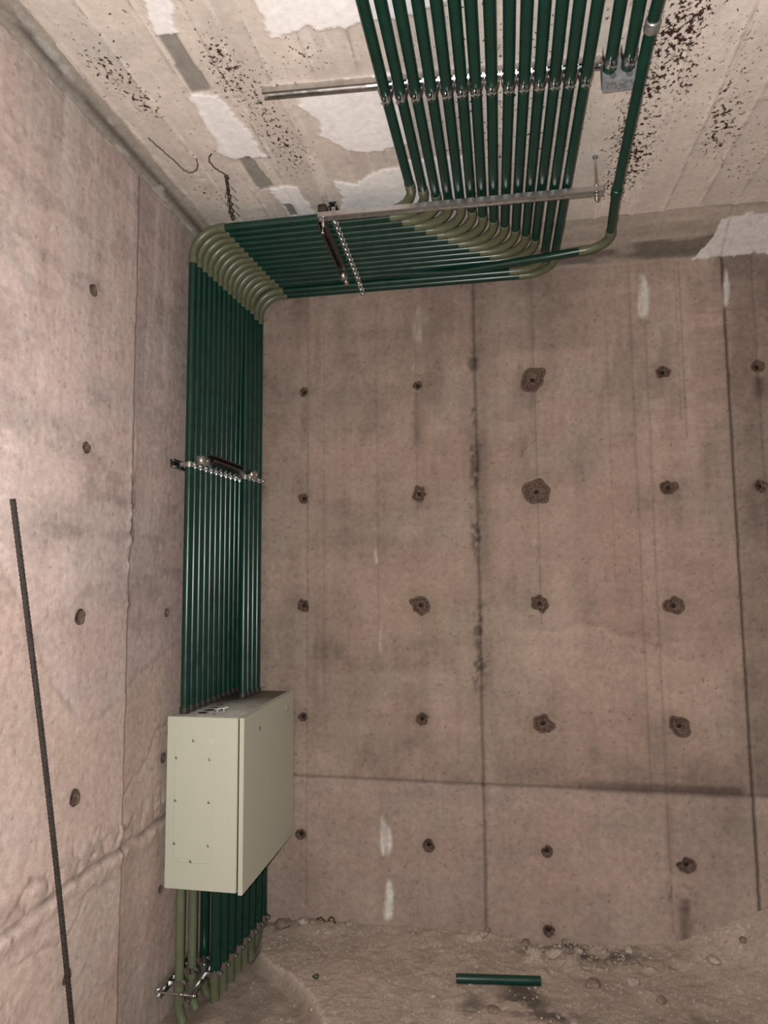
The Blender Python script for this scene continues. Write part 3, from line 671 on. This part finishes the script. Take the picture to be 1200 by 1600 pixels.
# ------------------------------------------------------------------ enclosure
eb = empty('electrical_enclosure', (.03, -.70, .355))
BX0, BX1, BY0, BY1, BZ0, BZ1 = .030, .348, -.700, -.025, .350, 1.052
bm = bmesh.new(); box(bm, (BX0, BY0, BZ0), (BX1, BY1, BZ1), .0025); off(obj('body', bm, M['beige'], smooth=False), eb)
bm = bmesh.new(); box(bm, (BX1-.004, BY0+.008, BZ0+.008), (BX1+.012, BY1-.008, BZ1-.008)); off(obj('gasket', bm, M['gasket']), eb)
bm = bmesh.new(); box(bm, (BX1+.008, BY0-.002, BZ0-.006), (BX1+.028, BY1+.002, BZ1+.002), .002); dr = off(obj('door', bm, M['beige'], smooth=False), eb)
DX = BX1+.028
for y, z in ((-.535, .985), (-.145, .995)):   # small hinge pins with a bright strap
    bm = bmesh.new(); tube(bm, [(DX+.004, y, z-.014), (DX+.004, y, z+.012)], .0035, 10); tube(bm, [(DX-.002, y, z), (DX+.004, y, z)], .003, 8); obj('hinge_pin', bm, M['zinc'], dr)
    bm = bmesh.new(); tube(bm, [(DX-.001, y+.012, z-.012), (DX+.004, y+.012, z-.012)], .007, 12); obj('door_plug', bm, M['black'], dr)
# gland plate cover on the side: rounded rectangle outline, eight screws
def rrect(x0, x1, z0, z1, r, n=6):
    P = []
    for cx_, cz_, a0 in ((x1-r, z1-r, 0), (x0+r, z1-r, 90), (x0+r, z0+r, 180), (x1-r, z0+r, 270)):
        for k in range(n+1): a = math.radians(a0+90*k/n); P.append((cx_+r*math.cos(a), cz_+r*math.sin(a)))
    return P
bm = bmesh.new(); o1 = rrect(.068, .240, .458, .970, .030); o2 = rrect(.0695, .2385, .4595, .9685, .029)
A = [bm.verts.new((x, BY0+.001, z)) for x, z in o1]; B = [bm.verts.new((x, BY0-.0022, z)) for x, z in o1]; D = [bm.verts.new((x, BY0-.003, z)) for x, z in o2]
for U, V in ((A, B), (B, D)):
    for k in range(len(A)): bm.faces.new((U[k], U[(k+1) % len(A)], V[(k+1) % len(A)], V[k]))
bm.faces.new(D); cv = off(obj('cover_plate', bm, M['beige'], smooth=False), eb)
for x, z in ((.152, .956), (.076, .883), (.226, .881), (.0745, .708), (.2255, .707), (.0735, .534), (.225, .533), (.148, .466)):
    bm = bmesh.new(); tube(bm, [(x, BY0-.002, z), (x, BY0-.0050, z), (x, BY0-.0068, z)], .006, 12, True, [.006, .006, .0035]); obj('screw', bm, M['dull'], cv)
bm = bmesh.new(); box(bm, (BX0+.006, BY0+.006, BZ1-.001), (.343, BY1-.006, BZ1+.0016), .001); tp = off(obj('gland_plate', bm, M['beige2']), eb)
for x, y, r_ in ((.150, -.615, .021), (.155, -.555, .021), (.215, -.640, .010), (.150, -.495, .019), (.150, -.435, .019), (.205, -.36, .010)):
    bm = bmesh.new(); tube(bm, [(x, y, BZ1), (x, y, BZ1+.0022)], r_, 20); obj('knockout', bm, M['boxd'] if r_ < .02 else M['black'], tp)
for x, y in ((.205, -.585), (.225, -.560)):
    bm = bmesh.new(); tube(bm, [(x, y, BZ1), (x, y, BZ1+.010)], .012, 10); tube(bm, [(x-.01, y, BZ1+.010), (x+.018, y+.01, BZ1+.016)], .005, 8); obj('locknut', bm, M['chrome'], tp)
for y in (-.62, -.12):
    for z in (.42, .98):
        bm = bmesh.new(); box(bm, (-.004, y-.02, z-.02), (BX0+.001, y+.02, z+.02), .001); off(obj('mounting_foot', bm, M['beige2']), eb)
tag(eb, 'beige steel electrical enclosure on the left wall at the foot of the green conduits', 'enclosure')

# ------------------------------------------------------------------ loose things
a = Vector((.022, -1.668, 1.882)); b = Vector((.040, -1.262, -.095)); n = 420; bm = bmesh.new()
pts = [a.lerp(b, k/n)+Vector((.004*math.sin(k/n*3.1), .010*math.sin(k/n*3.1), 0)) for k in range(n+1)]
tube(bm, pts, .0075, 8, True, [.0088 if k % 3 == 0 else .0076 for k in range(n+1)])
tag(obj('rebar', bm, M['rust']), 'long ribbed steel bar leaning against the left wall', 'rebar')
z = gz(1.30, -.395)
p0 = Vector((1.222, -.405, gz(1.222, -.405)+.021)); p1 = Vector((1.573, -.350, gz(1.573, -.35)+.021)); bm = bmesh.new()
d = (p1-p0).normalized()
R1 = tube(bm, [p0, p1], RP, 18, False); R2 = tube(bm, [p0, p1], RP-.0022, 18, False)
for q in (0, 1):
    for k in range(18): bm.faces.new((R1[q][k], R1[q][(k+1) % 18], R2[q][(k+1) % 18], R2[q][k]))
oc = empty('conduit_offcut', p0); off(obj('pipe', bm, M['green']), oc)
bm = bmesh.new(); sleeve(bm, p0+d*.0005, p0+d*.0035, RP+.0006, 0, 18, .0005); 
bm.free()
tag(oc, 'short green conduit offcut lying on the soil in front of the back wall', 'conduit')
def wire(name, pts, r, label, mat='darkrust', cat='wire', jit=.002, seed=1):
    rn = random.Random(seed); P = [Vector(p) for p in pts]; out = []
    for i in range(len(P)-1):
        p0_ = P[max(0, i-1)]; p1_ = P[i]; p2_ = P[i+1]; p3_ = P[min(len(P)-1, i+2)]
        for k in range(7):
            t = k/7; q = .5*((2*p1_)+(-p0_+p2_)*t+(2*p0_-5*p1_+4*p2_-p3_)*t*t+(-p0_+3*p1_-3*p2_+p3_)*t**3)
            out.append(q+Vector((rn.uniform(-jit, jit), rn.uniform(-jit, jit), rn.uniform(-jit, jit))))
    out.append(P[-1]); bm = bmesh.new(); tube(bm, out, r, 6)
    o = obj(name, bm, M[mat])
    if label: tag(o, label, cat)
    return o
wire('tie_wire', [(.136, -1.157, 3.358), (.145, -1.11, 3.354), (.158, -1.047, 3.354), (.17, -.97, 3.355), (.185, -.925, 3.353), (.215, -.925, 3.352), (.245, -.955, 3.352), (.262, -1.0, 3.357)], .0021, 'thin bent tie wire hanging in a curve under the ceiling near the left wall', seed=3)
tw = empty('twisted_wire', (.32, -.90, 3.34))
for s in range(3):
    ph = s*2.1
    pts = [(.34-.011*k+.007*math.cos(ph+k*1.7), -.885+.036*k+.006*math.sin(ph+k), 3.345-.004*k+.007*math.sin(ph+k*1.7)) for k in range(9)]
    o = wire('strand', pts, .0028, None, seed=9+s); off(o, tw)
o = wire('strand', [(.335, -1.02, 3.356), (.312, -.99, 3.350), (.318, -.95, 3.343), (.345, -.90, 3.338), (.352, -.885, 3.332), (.345, -.872, 3.336), (.334, -.885, 3.34)], .0028, None, seed=14); off(o, tw)
for k in range(7):
    y = -.83+.032*k; x = .325-.010*k; s = (-1)**k
    o = wire('barb', [(x, y, 3.335), (x+s*.018, y+.012, 3.325), (x+s*.026, y+.030, 3.318)], .0014, None, seed=20+k); off(o, tw)
tag(tw, 'twisted clump of rusty wire hanging from the ceiling above the corner elbows', 'wire')
wire('root_scrap', [(.50, -.03, -.06), (.53, -.035, -.045), (.555, -.04, -.075), (.575, -.03, -.04), (.60, -.035, -.07)], .004, 'dark crooked scrap of root or wire at the foot of the wall', 'bark', 'scrap', .003, 5)
bm = bmesh.new(); c0 = Vector((.616, -.452, gz(.616, -.452)+.010)); 
tube(bm, [c0+Vector((.012*math.cos(t*.524), .012*math.sin(t*.524), .003*math.sin(t))) for t in range(13)], .003, 8)
tag(obj('rubber_ring', bm, M['green']), 'tiny dark green ring lying on the soil near the trench edge', 'ring')

# countable stones
def stone(x, y, r, mat, label, fl=.6, seed=0, group=None):
    rn = random.Random(seed); bm = bmesh.new(); bmesh.ops.create_icosphere(bm, subdivisions=2, radius=1)
    dirs = [(Vector((rn.gauss(0, 1), rn.gauss(0, 1), rn.gauss(0, 1))).normalized(), rn.uniform(.62, .9)) for _ in range(9)]
    for v in bm.verts:
        for dd, c in dirs:
            e = v.co.dot(dd)
            if e > c: v.co -= dd*(e-c)
    a = rn.uniform(.75, 1.0)
    for v in bm.verts: v.co = Vector((v.co.x*r, v.co.y*r*a, v.co.z*r*fl))
    o = obj('stone', bm, M[mat], smooth=False); o.location = (x, y, gz(x, y)+r*fl*.35); o.rotation_euler = (rn.uniform(-.2, .2), rn.uniform(-.2, .2), rn.uniform(0, 6))
    tag(o, label, 'stone', group)
ST = [(2.317, -.150, .034, 'stone', 'largest pale flat stone on the soil at the right', .5),
 (1.755, -.125, .022, 'stone', 'pale stone in the dark rubble below the back wall', .8),
 (1.79, -.32, .040, 'stone2', 'long brown clod in front of the rubble heap', .45),
 (1.325, -.035, .026, 'stone', 'grey stone at the foot of the wall under the panel seam', .7),
 (1.345, -.012, .016, 'stone2', 'dark small stone touching the wall beside the grey one', .9),
 (1.52, -.045, .028, 'stone2', 'brown clod against the wall above the green offcut', .7),
 (1.98, -.06, .024, 'stone', 'pale stone at the right end of the rubble heap', .8),
 (1.96, -.28, .030, 'stone', 'grey rounded stone between the rubble heap and the right side', .6),
 (2.05, -.38, .026, 'stone2', 'brown stone at the bottom right of the soil', .6),
 (1.70, -.030, .020, 'stone2', 'small dark clod lying on the top of the rubble heap by the wall', .8),
 (1.88, -.14, .024, 'stone2', 'dark clod right of the pale stone in the rubble', .7),
 (.34, -.06, .045, 'stone2', 'broad clod beside the farthest conduit at the wall corner', .7),
 (.44, -.05, .035, 'stone', 'paler lump left of the crooked scrap', .6),
 (.67, -.03, .022, 'stone', 'small lump right of the crooked scrap at the wall', .7),
 (2.46, -.09, .020, 'stone2', 'small dark stone on the soil slope in the right corner', .7),
 (2.62, -.16, .018, 'stone', 'small pale stone high on the slope at the right edge', .7),
 (1.13, -.50, .017, 'stone', 'small pale stone left of the green offcut', .6),
 (1.38, -.55, .028, 'stone2', 'flat dark clod below the green offcut', .4)]
for i, (x, y, r, mt, lb, fl) in enumerate(ST): stone(x, y, r, mt, lb, fl, 100+i)
# gravel too small to pick apart
bm = bmesh.new(); rn = random.Random(8)
for k in range(1000):
    x = rn.uniform(.3, 3.0); y = -abs(rn.gauss(0, .32))-.01 if rn.random() < .6 else -rn.uniform(0, 1.0)
    if k < 260: x = rn.gauss(1.75, .2); y = -abs(rn.gauss(.06, .05))-.005
    if k > 950: x = rn.uniform(.28, .8); y = -rn.uniform(.02, .4)
    if y < -1.1: continue
    r = rn.uniform(.0025, .008)*(1.5 if rn.random() < .06 else 1); z = gz(x, y) if k < 900 else gz(x, y)
    Mx = Matrix.Translation((x, y, z+r*.25)) @ Matrix.Rotation(rn.uniform(0, 6), 4, 'Z') @ Matrix.Rotation(rn.uniform(0, 6), 4, 'X') @ Matrix.Diagonal((r, r*rn.uniform(.6, 1), r*rn.uniform(.5, .9), 1))
    bmesh.ops.create_icosphere(bm, subdivisions=1, radius=1, matrix=Mx)
tag(obj('gravel', bm, M['stone'], smooth=False), 'scattered small gravel and crumbs on the brown soil', 'gravel', kind='stuff')
